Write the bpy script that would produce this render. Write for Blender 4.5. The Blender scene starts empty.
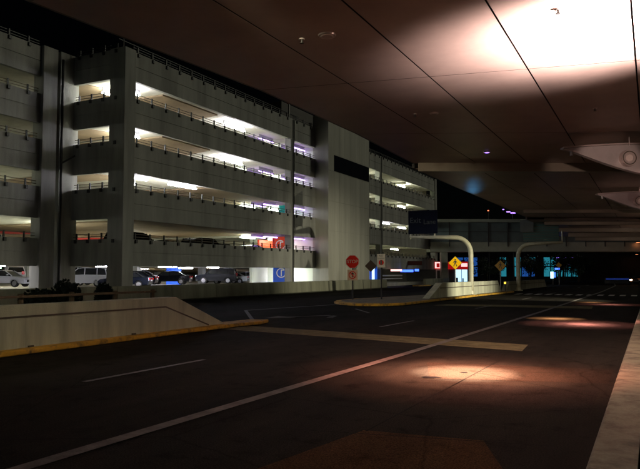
import bpy, bmesh, math, random
from mathutils import Vector, Matrix
R = math.radians
random.seed(7)
S = bpy.context.scene
C = S.collection

# ------------------------------------------------------------ camera, sky, sun, exposure
TH = math.atan(332 / 662.0)
PITCH = math.atan(37.5 / 662.0)
cam = bpy.data.cameras.new("Camera")
cam.sensor_fit = 'HORIZONTAL'; cam.sensor_width = 36; cam.lens = 36 * 662 / 640.0
cam.clip_start = 0.05; cam.clip_end = 2500
co = bpy.data.objects.new("Camera", cam); C.objects.link(co)
co.location = (0, 0, 1.9)
co.rotation_euler = (R(90) + PITCH, 0, TH)
S.camera = co

W = bpy.data.worlds.new("World"); S.world = W; W.use_nodes = True
wn = W.node_tree.nodes; wl = W.node_tree.links
sky = wn.new('ShaderNodeTexSky'); sky.sky_type = 'NISHITA'; sky.sun_disc = False
SUN_EL = R(18); SUN_AZ = R(52)          # moon-like faint key from the terminal side
sky.sun_elevation = SUN_EL; sky.sun_rotation = SUN_AZ
wl.new(sky.outputs[0], wn['Background'].inputs[0])
wn['Background'].inputs[1].default_value = 0.00016
sd = bpy.data.lights.new("Sun", 'SUN'); sd.energy = 0.31; sd.angle = R(12); sd.color = (1.0, .985, 0.80)
so = bpy.data.objects.new("Sun", sd); C.objects.link(so)
so.rotation_euler = Vector((-math.sin(SUN_AZ) * math.cos(SUN_EL), -math.cos(SUN_AZ) * math.cos(SUN_EL), -math.sin(SUN_EL))).to_track_quat('-Z', 'Y').to_euler()
S.view_settings.view_transform = 'Standard'; S.view_settings.look = 'None'
S.view_settings.exposure = 0.0; S.view_settings.gamma = 1.0
S.view_settings.use_curve_mapping = False
S.render.engine = 'CYCLES'

# ------------------------------------------------------------ materials
def mat(name, col, rough=0.7, metal=0.0, noise=0.0, nscale=3.0, bump=0.0, bscale=40.0, col2=None, streak=False, emit=None, estr=0.0, spec=0.5, lo=0.35, hi=0.7):
    m = bpy.data.materials.new(name); m.use_nodes = True
    nt = m.node_tree; b = nt.nodes['Principled BSDF']
    b.inputs['Roughness'].default_value = rough; b.inputs['Metallic'].default_value = metal
    b.inputs['Specular IOR Level'].default_value = spec
    c = (*col, 1)
    b.inputs['Base Color'].default_value = c
    tc = nt.nodes.new('ShaderNodeTexCoord')
    if noise > 0 or col2:
        n = nt.nodes.new('ShaderNodeTexNoise'); n.inputs['Scale'].default_value = nscale
        n.inputs['Detail'].default_value = 8; n.inputs['Roughness'].default_value = 0.65
        mp = nt.nodes.new('ShaderNodeMapping')
        if streak: mp.inputs['Scale'].default_value = (1, 1, 0.12)
        nt.links.new(tc.outputs['Object'], mp.inputs[0]); nt.links.new(mp.outputs[0], n.inputs['Vector'])
        r = nt.nodes.new('ShaderNodeValToRGB')
        r.color_ramp.elements[0].position = lo; r.color_ramp.elements[1].position = hi
        d = col2 if col2 else tuple(x * (1 - noise) for x in col)
        r.color_ramp.elements[0].color = (*d, 1); r.color_ramp.elements[1].color = c
        nt.links.new(n.outputs['Fac'], r.inputs[0]); nt.links.new(r.outputs[0], b.inputs['Base Color'])
    if bump > 0:
        n2 = nt.nodes.new('ShaderNodeTexNoise'); n2.inputs['Scale'].default_value = bscale; n2.inputs['Detail'].default_value = 6
        nt.links.new(tc.outputs['Object'], n2.inputs['Vector'])
        bp = nt.nodes.new('ShaderNodeBump'); bp.inputs['Strength'].default_value = bump; bp.inputs['Distance'].default_value = 0.02
        nt.links.new(n2.outputs['Fac'], bp.inputs['Height']); nt.links.new(bp.outputs[0], b.inputs['Normal'])
    if emit:
        b.inputs['Emission Color'].default_value = (*emit, 1); b.inputs['Emission Strength'].default_value = estr
    return m

M = {}
def asphalt(name, base, dark, sheen):
    m = mat(name, base, .92, spec=sheen); nt = m.node_tree; b = nt.nodes['Principled BSDF']; N = nt.nodes; Lk = nt.links
    tc = N.new('ShaderNodeTexCoord'); mp = N.new('ShaderNodeMapping'); mp.inputs['Scale'].default_value = (1, .16, 1)
    Lk.new(tc.outputs['Object'], mp.inputs[0])
    def noise(sc, det, src): 
        n = N.new('ShaderNodeTexNoise'); n.inputs['Scale'].default_value = sc; n.inputs['Detail'].default_value = det; n.inputs['Roughness'].default_value = .7
        Lk.new(src, n.inputs['Vector']); return n.outputs['Fac']
    def ramp(src, p0, c0, p1, c1):
        r = N.new('ShaderNodeValToRGB'); r.color_ramp.elements[0].position = p0; r.color_ramp.elements[1].position = p1
        r.color_ramp.elements[0].color = (*c0,1); r.color_ramp.elements[1].color = (*c1,1); Lk.new(src, r.inputs[0]); return r.outputs[0]
    def mul(a, c):
        x = N.new('ShaderNodeMix'); x.data_type = 'RGBA'; x.blend_type = 'MULTIPLY'; x.inputs[0].default_value = 1
        Lk.new(a, x.inputs[6]); Lk.new(c, x.inputs[7]); return x.outputs[2]
    c = ramp(noise(.5, 8, mp.outputs[0]), .35, dark, .68, base)                 # tyre-worn bands along the lanes
    c = mul(c, ramp(noise(55, 3, tc.outputs['Object']), .38, (.45,.45,.45), .62, (1.5,1.45,1.4)))   # aggregate
    c = mul(c, ramp(noise(1.7, 6, tc.outputs['Object']), .30, (.45,.42,.40), .46, (1,1,1)))     # oil blotches
    v = N.new('ShaderNodeTexVoronoi'); v.feature = 'DISTANCE_TO_EDGE'; v.inputs['Scale'].default_value = .33
    w = N.new('ShaderNodeMix'); w.data_type = 'RGBA'; w.inputs[0].default_value = .12
    nn = N.new('ShaderNodeTexNoise'); nn.inputs['Scale'].default_value = 2.2; nn.inputs['Detail'].default_value = 5
    Lk.new(tc.outputs['Object'], nn.inputs['Vector']); Lk.new(tc.outputs['Object'], w.inputs[6]); Lk.new(nn.outputs['Color'], w.inputs[7]); Lk.new(w.outputs[2], v.inputs['Vector'])
    c = mul(c, ramp(v.outputs['Distance'], .0015, (.6,.58,.56), .005, (1,1,1)))  # hairline cracks
    Lk.new(c, b.inputs['Base Color'])
    bp = N.new('ShaderNodeBump'); bp.inputs['Strength'].default_value = .8; bp.inputs['Distance'].default_value = .012
    Lk.new(noise(70, 4, tc.outputs['Object']), bp.inputs['Height']); Lk.new(bp.outputs[0], b.inputs['Normal'])
    return m
M['asphalt'] = asphalt('asphalt', (.032, .029, .023), (.014, .013, .011), .02)
M['asphalt_old'] = asphalt('asphalt_patch', (.085, .048, .022), (.045, .026, .013), .02)
M['strip'] = mat('strip_concrete', (.19, .165, .085), .92, spec=.05, noise=.5, nscale=3, bump=.4)
M['slab_joint'] = mat('joint_tar', (.008, .007, .006), .9, spec=.05)
M['paint'] = mat('worn_white_paint', (.20, .19, .17), .8, nscale=4, col2=(.11, .10, .09), lo=.32, hi=.68, bump=.5, spec=.05)
M['paint_dim'] = mat('very_worn_paint', (.17, .16, .145), .7, nscale=10, col2=(.06, .055, .05))
M['kerbstone'] = mat('kerb_concrete', (.38, .36, .24), .8, nscale=2.6, col2=(.13, .115, .08), bump=.7, bscale=25, lo=.34, hi=.56)
M['pavement'] = mat('pavement_concrete', (.34, .29, .22), .8, nscale=1.3, col2=(.2, .16, .12), bump=.6, bscale=30)
M['yellow_kerb'] = mat('yellow_kerb_paint', (.62, .34, .03), .7, nscale=3.2, col2=(.13, .085, .035), bump=.6, lo=.34, hi=.52)
M['white_conc'] = mat('painted_barrier_concrete', (.60, .61, .45), .75, noise=.5, nscale=1.5, bump=.4, bscale=30, streak=True, lo=.3, hi=.6)
M['groove'] = mat('groove_shadow_gap', (.10, .08, .06), .9)
M['facade'] = mat('facade_concrete', (.46, .46, .40), .85, noise=.42, nscale=.9, bump=.3, bscale=18, streak=True)
M['low_wall'] = mat('low_wall_concrete', (.36, .36, .25), .85, noise=.45, nscale=1.1, bump=.4, bscale=18, streak=True)
M['tower'] = mat('tower_panel_concrete', (.58, .57, .47), .85, noise=.25, nscale=.7, bump=.2, bscale=18, streak=True)
M['slab'] = mat('deck_concrete', (.66, .64, .52), .8, noise=.3, nscale=.6)
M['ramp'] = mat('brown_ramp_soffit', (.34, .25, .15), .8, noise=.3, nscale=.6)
M['col_in'] = mat('interior_column_paint', (.66, .66, .60), .7, noise=.15, nscale=1)
M['rail'] = mat('dark_rail_metal', (.05, .05, .045), .5, metal=.4)
M['rail_g'] = mat('galvanised_metal', (.35, .34, .31), .45, metal=.6, noise=.3, nscale=9)
M['rail_brown'] = mat('brown_painted_rail', (.20, .15, .09), .55, noise=.3, nscale=8)
M['red_band'] = mat('red_band_paint', (.45, .03, .02), .6)
M['blue_p'] = mat('blue_pillar_paint', (.01, .10, .75), .5)
M['red_p'] = mat('red_pillar_paint', (.8, .05, .01), .5)
M['teal_p'] = mat('teal_pillar_paint', (.02, .45, .42), .5)
M['white_p'] = mat('white_marking', (.8, .8, .8), .5)
M['lobby'] = mat('lobby_wall_paint', (.75, .78, .66), .6)
M['lobby_door'] = mat('pale_green_door', (.30, .42, .22), .5)
M['soffit'] = mat('canopy_soffit_panel', (.40, .30, .25), .42, noise=.22, nscale=.6, bump=.03, bscale=.9, spec=.35)
M['soffit_back'] = mat('canopy_void', (.012, .010, .009), .9)
M['fascia'] = mat('canopy_beam_cladding', (.34, .29, .22), .4, noise=.2, nscale=1, metal=.2)
M['blade'] = mat('bracket_cladding', (.50, .44, .42), .34, noise=.15, nscale=2, metal=.25)
M['blade_edge'] = mat('bracket_edge_trim', (.62, .52, .48), .3, metal=.5)
M['steel'] = mat('painted_steel_pole', (.50, .48, .33), .45, noise=.25, nscale=4)
M['stop_red'] = mat('stop_sign_red', (.80, .02, .012), .6, spec=.15)
M['sign_white'] = mat('sign_white', (.75, .70, .62), .4, noise=.1, nscale=9)
M['sign_refl'] = mat('reflective_sign_white', (.85, .60, .45), .6, spec=.2)
M['sign_yellow'] = mat('sign_yellow', (.90, .52, .0), .6, spec=.15)
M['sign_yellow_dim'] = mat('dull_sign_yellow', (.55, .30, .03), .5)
M['sign_back'] = mat('sign_back_aluminium', (.05, .03, .02), .55, metal=.3)
M['sign_blue'] = mat('dark_blue_sign', (.004, .005, .011), .9, spec=.02)
M['sign_green'] = mat('green_sign_back', (.006, .075, .06), .5, noise=.3, nscale=2)
M['black'] = mat('black_paint', (.012, .012, .012), .4)
M['tube_p'] = mat('violet_white_tube', (.8, .8, .8), .4, emit=(.85, .84, 1.0), estr=180)
M['tube_v'] = mat('violet_tube', (.8, .8, .8), .4, emit=(.50, .30, 1.0), estr=7)
M['tube_g'] = mat('cool_green_white_tube', (.8,.8,.8), .4, emit=(.86, 1.0, .86), estr=75)
M['tube_w'] = mat('warm_white_tube', (.8, .8, .8), .4, emit=(.96, 1.0, .90), estr=170)
M['housing'] = mat('lamp_housing', (.45, .45, .45), .5, metal=.3)
M['lamp_v'] = mat('violet_lamp_lens', (.8, .8, .8), .3, emit=(.34, .18, 1.0), estr=3.2)
M['lamp_w'] = mat('white_lamp_lens', (.8, .8, .8), .3, emit=(.85, .8, 1.0), estr=18)
M['lamp_o'] = mat('orange_lamp_lens', (.8, .5, .3), .3, emit=(1.0, .32, .12), estr=5)
M['lamp_ob'] = mat('bright_orange_headlamp', (.8,.5,.3), .3, emit=(1.0,.42,.16), estr=40)
M['lamp_r'] = mat('red_lamp_lens', (.8, .1, .1), .3, emit=(1.0, .12, .05), estr=5)
M['lamp_pink'] = mat('pink_white_lamp_lens', (.8, .7, .6), .3, emit=(1.0, .62, .42), estr=9)
M['lens_off'] = mat('unlit_lens', (.6, .5, .45), .12)
M['car_white'] = mat('white_car_paint', (.75, .76, .80), .25, noise=.05, nscale=2)
M['car_black'] = mat('black_car_paint', (.007, .008, .011), .12, spec=.35)
M['car_navy'] = mat('navy_car_paint', (.004, .007, .018), .15, spec=.35)
M['car_silver'] = mat('silver_car_paint', (.45, .47, .52), .25, metal=.5)
M['car_red'] = mat('dark_red_car_paint', (.22, .01, .012), .2)
M['glass'] = mat('car_glass', (.012, .014, .018), .06, spec=.7)
M['tyre'] = mat('tyre_rubber', (.015, .015, .015), .8)
M['rim'] = mat('alloy_rim', (.45, .45, .47), .3, metal=.8)
M['hl'] = mat('headlight_lens', (.7, .7, .75), .1)
M['tl'] = mat('taillight_lens', (.5, .01, .01), .15)
M['bridge'] = mat('bridge_cladding', (.42, .42, .34), .6, noise=.2, nscale=.6)
M['bridge_glass'] = mat('bridge_dim_glass', (.14, .18, .18), .35, noise=.5, nscale=.25, spec=.6)
M['mullion'] = mat('bridge_mullion', (.05, .05, .05), .5)
M['cyan_win'] = mat('cyan_lit_window', (.1, .3, .35), .3, emit=(.03, .36, .48), estr=.5)
M['blue_win'] = mat('blue_lit_window', (.1, .2, .4), .3, emit=(.02, .12, .5), estr=.5)
M['bldg'] = mat('dark_building_wall', (.10, .10, .09), .8, noise=.3, nscale=.5)
M['shop_red'] = mat('lit_red_fascia', (.6, .02, .02), .4, emit=(1.0, .01, .012), estr=.28)
M['shop_dark_red'] = mat('unlit_red_fascia', (.16, .012, .01), .5)
M['shop_white'] = mat('lit_white_panel', (.8, .6, .6), .4, emit=(1.0, .62, .6), estr=1.2)
M['shop_win'] = mat('lit_shop_window', (.5, .6, .7), .3, emit=(.42, .72, 1.0), estr=1.7)
M['kiosk'] = mat('lit_kiosk_panel', (.5, .7, .8), .3, emit=(.45, .85, 1.0), estr=2.2)
M['blue_strip'] = mat('lit_blue_strip', (.05, .1, .6), .3, emit=(.03, .09, .6), estr=.16)
M['neon_blue'] = mat('blue_lit_sign', (.05, .1, .8), .3, emit=(.04, .12, 1.0), estr=3.5)
M['neon_pink'] = mat('pink_lit_sign', (.8, .4, .4), .3, emit=(1.0, .35, .32), estr=3)
M['neon_white'] = mat('white_blue_lit_panel', (.6, .8, 1), .3, emit=(.55, .8, 1.0), estr=1.6)
M['leaf'] = mat('dark_leaf', (.035, .055, .03), .6, noise=.5, nscale=3)
M['leaf2'] = mat('mid_leaf', (.06, .10, .05), .6, noise=.5, nscale=3)
M['bark'] = mat('bark', (.09, .07, .05), .9, noise=.4, nscale=6)
M['stain'] = mat('oil_stain', (.006, .005, .005), .9, spec=.02)

# ------------------------------------------------------------ mesh builder
class MB:
    def __init__(s): s.bm = bmesh.new()
    def poly(s, pts):
        vs = [s.bm.verts.new(p) for p in pts]
        try: return s.bm.faces.new(vs)
        except ValueError: return None
    def box(s, x0, y0, z0, x1, y1, z1, mtx=None):
        P = [Vector(p) for p in ((x0,y0,z0),(x1,y0,z0),(x1,y1,z0),(x0,y1,z0),(x0,y0,z1),(x1,y0,z1),(x1,y1,z1),(x0,y1,z1))]
        if mtx: P = [mtx @ p for p in P]
        v = [s.bm.verts.new(p) for p in P]
        for f in ((0,3,2,1),(4,5,6,7),(0,1,5,4),(1,2,6,5),(2,3,7,6),(3,0,4,7)): s.bm.faces.new([v[i] for i in f])
        return s
    def prism(s, pts, vec):            # closed planar outline swept by vec
        vec = Vector(vec); n = len(pts)
        a = [s.bm.verts.new(p) for p in pts]; b = [s.bm.verts.new(Vector(p) + vec) for p in pts]
        s.bm.faces.new(list(reversed(a))); s.bm.faces.new(b)
        for i in range(n): s.bm.faces.new([a[i], a[(i+1)%n], b[(i+1)%n], b[i]])
        return s
    def tube(s, path, r, n=10, cap=True):
        path = [Vector(p) for p in path]; rings = []
        rr = r if isinstance(r, (list, tuple)) else [r] * len(path)
        ref = None
        for i, p in enumerate(path):
            t = (path[min(i+1, len(path)-1)] - path[max(i-1, 0)]).normalized()
            if ref is None: ref = Vector((0,0,1)) if abs(t.z) < .9 else Vector((1,0,0))
            u = t.cross(ref).normalized(); w = u.cross(t).normalized(); ref = w
            rings.append([s.bm.verts.new(p + u*rr[i]*math.cos(2*math.pi*k/n) + w*rr[i]*math.sin(2*math.pi*k/n)) for k in range(n)])
        for a, b in zip(rings, rings[1:]):
            for k in range(n): s.bm.faces.new([a[k], a[(k+1)%n], b[(k+1)%n], b[k]])
        if cap: s.bm.faces.new(list(reversed(rings[0]))); s.bm.faces.new(rings[-1])
        return s
    def build(s, name, m, parent=None, bevel=0, smooth=False, loc=None, rz=0):
        bmesh.ops.recalc_face_normals(s.bm, faces=s.bm.faces)
        me = bpy.data.meshes.new(name); s.bm.to_mesh(me); s.bm.free()
        if smooth:
            for p in me.polygons: p.use_smooth = True
        if isinstance(m, str): m = M[m]
        me.materials.append(m)
        o = bpy.data.objects.new(name, me); C.objects.link(o)
        if parent: o.parent = parent
        if loc is not None: o.location = loc
        o.rotation_euler.z = rz
        if bevel:
            b = o.modifiers.new('bevel', 'BEVEL'); b.width = bevel; b.segments = 2; b.limit_method = 'ANGLE'
        return o

def tag(o, label=None, cat=None, group=None, kind=None):
    if label: o['label'] = label
    if cat: o['category'] = cat
    if group: o['group'] = group
    if kind: o['kind'] = kind
    return o
def empty(name, loc, rz=0, label=None, cat=None, group=None):
    o = bpy.data.objects.new(name, None); C.objects.link(o); o.empty_display_size = .3
    o.location = loc; o.rotation_euler.z = rz
    return tag(o, label, cat, group)
def structure(mb, name, m, **k): return tag(mb.build(name, m, **k), kind='structure')
def copy_tree(o, parent=None):
    c = o.copy(); C.objects.link(c); c.parent = parent
    for ch in list(o.children): copy_tree(ch, c)
    return c
def interp(tab, y):
    if y <= tab[0][0]: return tab[0][1]
    for (a, va), (b, vb) in zip(tab, tab[1:]):
        if y <= b: return va + (vb-va)*(y-a)/(b-a)
    return tab[-1][1]
def lamp(kind, name, parent, loc, energy, col, target=None, **k):
    d = bpy.data.lights.new(name, kind); d.energy = energy; d.color = col
    for a, b in k.items(): setattr(d, a, b)
    o = bpy.data.objects.new(name, d); C.objects.link(o); o.parent = parent; o.location = loc
    if target is not None: o.rotation_euler = (Vector(target) - Vector(loc)).to_track_quat('-Z', 'Y').to_euler()
    return o

# ------------------------------------------------------------ ground, roads, markings
mb = MB(); mb.poly([(-700,-300,-.02),(500,-300,-.02),(500,900,-.02),(-700,900,-.02)])
structure(mb, 'ground', mat('far_ground', (.05,.048,.042), .9, noise=.3, nscale=.2))
kerbx = lambda y: -.585 + interp([(0,0),(60,0),(130,-1.5),(260,-14)], y)
mb = MB()
ys = [-20, 0, 20, 40, 60, 80, 100, 130, 180, 240]
for a, b in zip(ys, ys[1:]): mb.poly([(-28.4,a,0),(kerbx(a)+.1,a,0),(kerbx(b)+.1,b,0),(-28.4 if b < 100 else -34,b,0)])
structure(mb, 'road', 'asphalt')

def flat(name, pts, m, z=.004): 
    mb = MB(); mb.poly([(x,y,z) for x,y in pts]); return structure(mb, name, m)
flat('road_patch', [(-3.15,7.45),(-1.75,7.6),(-1.05,5.9),(-1.2,2.0),(-4.2,1.0)], 'asphalt_old')
flat('road_patch', [(-3.6,11.55),(-.72,12.4),(-.72,14.2),(-4.3,13.6)], asphalt('brown_patch', (.036,.028,.021), (.019,.015,.011), .02))
flat('road_patch', [(-3.3,9.3),(-.8,9.6),(-.8,11.6),(-2.9,11.3)], asphalt('dark_patch', (.026,.023,.020), (.013,.012,.010), .02))
flat('concrete_strip', [(-13.0,18.4),(-12.7,19.9),(-2.95,18.0),(-2.85,16.5)], 'strip', .006)
flat('concrete_strip', [(-11.2,36.8),(-10.9,38.6),(-3.0,39.6),(-2.85,37.0)], 'strip', .006)
# tar seams in the slab road
mb = MB()
def seam(p, q, w=.03):
    p, q = Vector(p), Vector(q); n = (q-p).normalized(); n = Vector((-n.y, n.x))*w/2
    mb.poly([(*(p+n),.008),(*(p-n),.008),(*(q-n),.008),(*(q+n),.008)])
for y in (7.5, 11.5, 14.1, 25.5):
    seam((-4.4 if y<8 else -3.9,y-.5),(-1.0,y+.2), .016)
seam((-3.1,7.4),(-2.95,16.4),.018); seam((-3.0,18.2),(-2.8,36.8),.02); seam((-8.5,12.6),(-13,11.9), .02); seam((-5.3,9.9),(-8.4,9.6), .02)
structure(mb, 'road_seams', 'slab_joint')
flat('oil_stain', [(-3.78,11.62),(-3.7,11.56),(-3.55,11.6),(-3.50,11.68),(-3.42,11.72),(-3.56,11.78),(-3.66,11.74),(-3.75,11.76)], 'stain', .010)
flat('oil_stain', [(-3.32,12.5),(-3.22,12.46),(-3.16,12.52),(-3.2,12.58),(-3.28,12.56)], 'stain', .010)

linex = lambda y: interp([(0,-5.6),(4.5,-5.51),(16,-5.14),(33,-4.8),(68,-4.4),(100,-4.6),(160,-8),(240,-18)], y)
mb = MB(); yy = -6.0
while yy < 200:
    y2 = yy + 3
    for off, w in ((0,.20),):
        mb.poly([(linex(yy)-w/2,yy,.012),(linex(yy)+w/2,yy,.012),(linex(y2)+w/2,y2,.012),(linex(y2)-w/2,y2,.012)])
    yy = y2
structure(mb, 'lane_line', 'paint')
mb = MB()
for y in (8.5-13, 8.5, 21.5, 34.5, 47.5, 60.5, 86, 99):
    x = interp([(0,-8.85),(8.5,-8.82),(25,-8.36),(60,-8.0),(100,-8.3)], y)
    mb.poly([(x-.06,y,.012),(x+.06,y,.012),(x+.16,y+3.3,.012),(x+.04,y+3.3,.012)])
structure(mb, 'lane_dashes', 'paint_dim')
mb = MB()
def stripe(p, q, w=.14, z=.012):
    p, q = Vector(p), Vector(q); n = (q-p).normalized(); n = Vector((-n.y, n.x))*w/2
    mb.poly([(*(p+n),z),(*(p-n),z),(*(q-n),z),(*(q+n),z)])
stripe((-18.0,27.7),(-16.46,35.4),.22); stripe((-18.0,27.7),(-14.3,22.5),.16); stripe((-13.7,31.4),(-11.8,28.6),.14)
structure(mb, 'turn_lane_lines', 'paint_dim')
mb = MB()     # painted left-turn arrow
mb.poly([(-14.0,24.4,.012),(-13.75,24.4,.012),(-12.5,26.2,.012),(-12.75,26.3,.012)])
mb.poly([(-12.5,26.2,.0125),(-12.2,26.0,.0125),(-11.9,24.9,.0125),(-12.2,24.9,.0125)])
mb.poly([(-14.5,24.9,.012),(-14.25,23.3,.012),(-13.3,24.3,.012)])
structure(mb, 'road_arrow', 'paint')
mb = MB()
for i in range(13):
    x = -10.6 + i*.82
    mb.poly([(x,57.6+.0*i,.012),(x+.42,57.6,.012),(x+.42,60.2,.012),(x,60.2,.012)])
structure(mb, 'crosswalk', mat('crosswalk_paint', (.6,.57,.5), .6, nscale=8, col2=(.3,.28,.25)))

# kerb and pavement on the terminal side
mb = MB()
ks = [-10,0,6,12,18,24,30,36,42,48,60,75,90,110,130,160,200]
for a, b in zip(ks, ks[1:]):
    g = .012
    mb.prism([(kerbx(a),a+g,0),(kerbx(a)+.42,a+g,0),(kerbx(a)+.42,a+g,.15),(kerbx(a)+.03,a+g,.15),(kerbx(a),a+g,.12)], (kerbx(b)-kerbx(a), b-a-2*g, 0))
structure(mb, 'kerb', 'kerbstone')
mb = MB()
for a, b in zip(ks, ks[1:]):
    xa, xb = kerbx(a)+.455, kerbx(b)+.455
    n = max(1, round((b-a)/3))
    for k in range(n):
        y0 = a + (b-a)*k/n; y1 = a + (b-a)*(k+1)/n
        for (u0, u1) in ((0,2.4),(2.42,4.8),(4.82,9)):
            mb.prism([(kerbx(y0)+.455+u0,y0+.012,0),(kerbx(y0)+.455+u1,y0+.012,0),(kerbx(y0)+.455+u1,y0+.012,.148),(kerbx(y0)+.455+u0,y0+.012,.148)], (kerbx(y1)-kerbx(y0), y1-y0-.024, 0))
structure(mb, 'pavement', 'pavement')

# ------------------------------------------------------------ canopy
CZ = 7.33
def cross(Y0, X):   # canopy cross joints splay progressively
    k = interp([(0,0),(10,.04),(18,.20),(26,.45),(34,.52),(60,.5)], Y0)
    return Y0 + k*(X+5.5)
edge = lambda y: interp([(0,-11.3),(9,-11.05),(15,-10.35),(25,-10.2),(36,-10.6),(53,-10.5),(90,-10.6),(130,-11.8),(170,-16)], y)
canopy = empty('terminal_canopy', (2,17.5,0), label='long dark brown panelled canopy over the kerbside road, brightly lit at top right', cat='canopy')
def lp(x,y,z): return (x-2, y-17.5, z)
cy = [-9.0,-.5, 9.2, 17.6, 25.9, 34.2, 42.5, 50.8, 59.1, 67.4, 75.7, 84, 92.3, 100.6]
cx = [None,-7.72,-5.42,-2.85,-.25,2.35,4.95,7.6]
mb = MB(); gp = .022
for a, b in zip(cy, cy[1:]):
    drop = 0.0 if a < 34 else (.25 if a < 60 else .45)
    for i in range(len(cx)-1):
        x1 = cx[i+1]-gp
        def X0(Y): return edge(Y) if cx[i] is None else cx[i]+gp
        # bend of the canopy with the road beyond Y=60
        bend = lambda Y: interp([(0,0),(70,0),(100,-.8)], Y)
        pa0 = X0(a); pb0 = X0(b)
        P = [(pa0+bend(a), cross(a,pa0)+gp), (x1+bend(a), cross(a,x1)+gp), (x1+bend(b), cross(b,x1)-gp), (pb0+bend(b), cross(b,pb0)-gp)]
        mb.prism([lp(x,y,CZ-drop) for x,y in P], (0,0,.004))
mb.build('soffit', 'soffit', canopy)
mb = MB()
for a, b in zip(cy, cy[1:]):
    mb.prism([lp(edge(a)+.1,cross(a,edge(a)),CZ+.12), lp(8,cross(a,8),CZ+.12), lp(8,cross(b,8),CZ+.12), lp(edge(b)+.1,cross(b,edge(b)),CZ+.12)], (0,0,.25))
mb.build('roof_deck', 'soffit_back', canopy)
mb = MB()
for a, b in zip(cy, cy[1:]):
    ea, eb = edge(a), edge(b); z0 = CZ+.03-(0 if a < 34 else .25 if a < 60 else .45)
    mb.prism([lp(ea-.14,cross(a,ea),z0), lp(ea-.003,cross(a,ea),z0), lp(ea-.003,cross(a,ea),CZ+.5), lp(ea-.14,cross(a,ea),CZ+.5)], (eb-ea, cross(b,eb)-cross(a,ea), 0))
mb.build('edge_fascia', mat('dark_fascia', (.06,.05,.04), .4), canopy)
for (Y0, dp, w) in ((34.2,.42,.55),(59.1,.5,.6),(71,.75,.7),(82,.85,.7),(92,.95,.8),(100.6,1.05,.8)):
    mb = MB(); xa = -10.3 if Y0 < 40 else -9.5; xb = 7.8
    bz = CZ-dp
    mb.prism([lp(xa,cross(Y0,xa)-w/2,bz), lp(xa,cross(Y0,xa)+w/2,bz), lp(xa,cross(Y0,xa)+w/2,CZ+.1), lp(xa,cross(Y0,xa)-w/2,CZ+.1)], (xb-xa, cross(Y0,xb)-cross(Y0,xa), 0))
    mb.build('cross_beam', 'fascia', canopy)
# far soffits beyond the bridge
far = empty('far_canopy', (0,150,0), label='second low canopy of the terminal far beyond the footbridge', cat='canopy')
for i, y in enumerate((122, 132, 144, 158, 174)):
    mb = MB(); x0 = kerbx(y)-8; z0 = 7.0-.25*i
    mb.box(x0,y-5-150,z0+.35,x0+26,y+4.6-150,z0+.55); mb.build('soffit', 'soffit', far)
    mb = MB(); mb.box(x0-.3,y-5.6-150,z0-.15,x0+26,y-5.1-150,z0+.5); mb.build('cross_beam', 'fascia', far)
for y in (120,140,160,178):
    mb = MB(); mb.tube([(kerbx(y)+3,y-150,0),(kerbx(y)+3,y-150,7)], .35, 12); mb.build('support_column', 'fascia', far)

# round columns carrying the canopy on the pavement side and the lamp brackets fixed to them
col_tpl = None
for i, (Y, lab) in enumerate(((-2,'nearest'),(11.8,''),(28.6,''),(44.6,''),(60.6,''),(76.6,''))):
    r = empty('canopy_column', (4.2,Y,.15), label=['round canopy column on the pavement behind the viewer','round canopy column beside the bright ceiling patch','round canopy column carrying the nearer lamp bracket','round canopy column carrying the farther lamp bracket','round canopy column past the second lamp bracket','round canopy column nearest the footbridge'][i], cat='column', group='canopy columns along the pavement')
    m1 = MB(); m1.tube([(0,0,0),(0,0,CZ-.45)], .42, 20); m1.build('shaft', 'fascia', r, smooth=True)
    m1 = MB(); m1.tube([(0,0,0),(0,0,.3),(0,0,.32)], [.55,.55,.43], 20); m1.build('base_collar', 'rail_g', r)

def bracket(loc, label, zt):
    # boat-shaped cladding blade: nose towards the road, thick back end at the column
    r = empty('lamp_bracket', loc, rz=R(25), label=label, cat='lamp bracket', group='boat-shaped lamp brackets under the canopy')
    L = 4.7; n = 16
    top = []; bot = []
    for i in range(n+1):
        t = i/n; x = t*L
        top.append((x, .10*math.sin(t*math.pi*.9)+.06*t)); 
        bot.append((x, -.0 - 1.08*(math.sin(min(t*1.18,1)*math.pi/2)**1.15)))
    bot[0] = (0, -.03); top[0] = (0, 0.0)
    pts = [(x,-.14,z) for x,z in top] + [(x,-.14,z) for x,z in reversed(bot)]
    m1 = MB(); m1.prism(pts, (0,.28,0)); m1.build('blade', 'blade', r, bevel=.02)
    m1 = MB(); m1.prism([(x,-.22,z+.006) for x,z in top]+[(x,-.22,z+.06) for x,z in reversed(top)], (0,.44,0)); m1.build('top_trim', 'blade_edge', r)
    m1 = MB(); m1.tube([(2.45,-.36,-.42),(2.45,-.20,-.42),(2.45,-.145,-.42)], [.30,.33,.33], 28); hub = m1.build('hub', 'blade_edge', r)
    m1 = MB(); m1.tube([(2.45,-.40,-.42),(2.45,-.365,-.42)], [.12,.16], 20); m1.build('hub_cap', 'lens_off', hub)
    m1 = MB()
    for k in range(24):
        a0, a1 = 2*math.pi*k/24, 2*math.pi*(k+1)/24
        m1.tube([(2.45+.25*math.cos(a0),-.37,-.42+.25*math.sin(a0)),(2.45+.25*math.cos(a1),-.37,-.42+.25*math.sin(a1))], .022, 6)
    m1.build('hub_ring', 'groove', hub)
    for xx in (2.5,3.9):
        m1 = MB(); m1.tube([(xx,-.24,.08),(xx,-.24,.42)], .02, 8); m1.build('hanger_rod', 'blade_edge', r)
    m1 = MB(); m1.tube([(3.55,-.2,-.95),(3.95,-.2,-.2)], .035, 8); m1.build('brace', 'blade_edge', r)
    return r
b1 = bracket((-3.05,27.3,6.72), 'nearer boat-shaped lamp bracket hanging at the right under the canopy', 0)
b2 = bracket((-2.95,43.6,6.62), 'farther pinkish boat-shaped lamp bracket under the canopy', 0)

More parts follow.
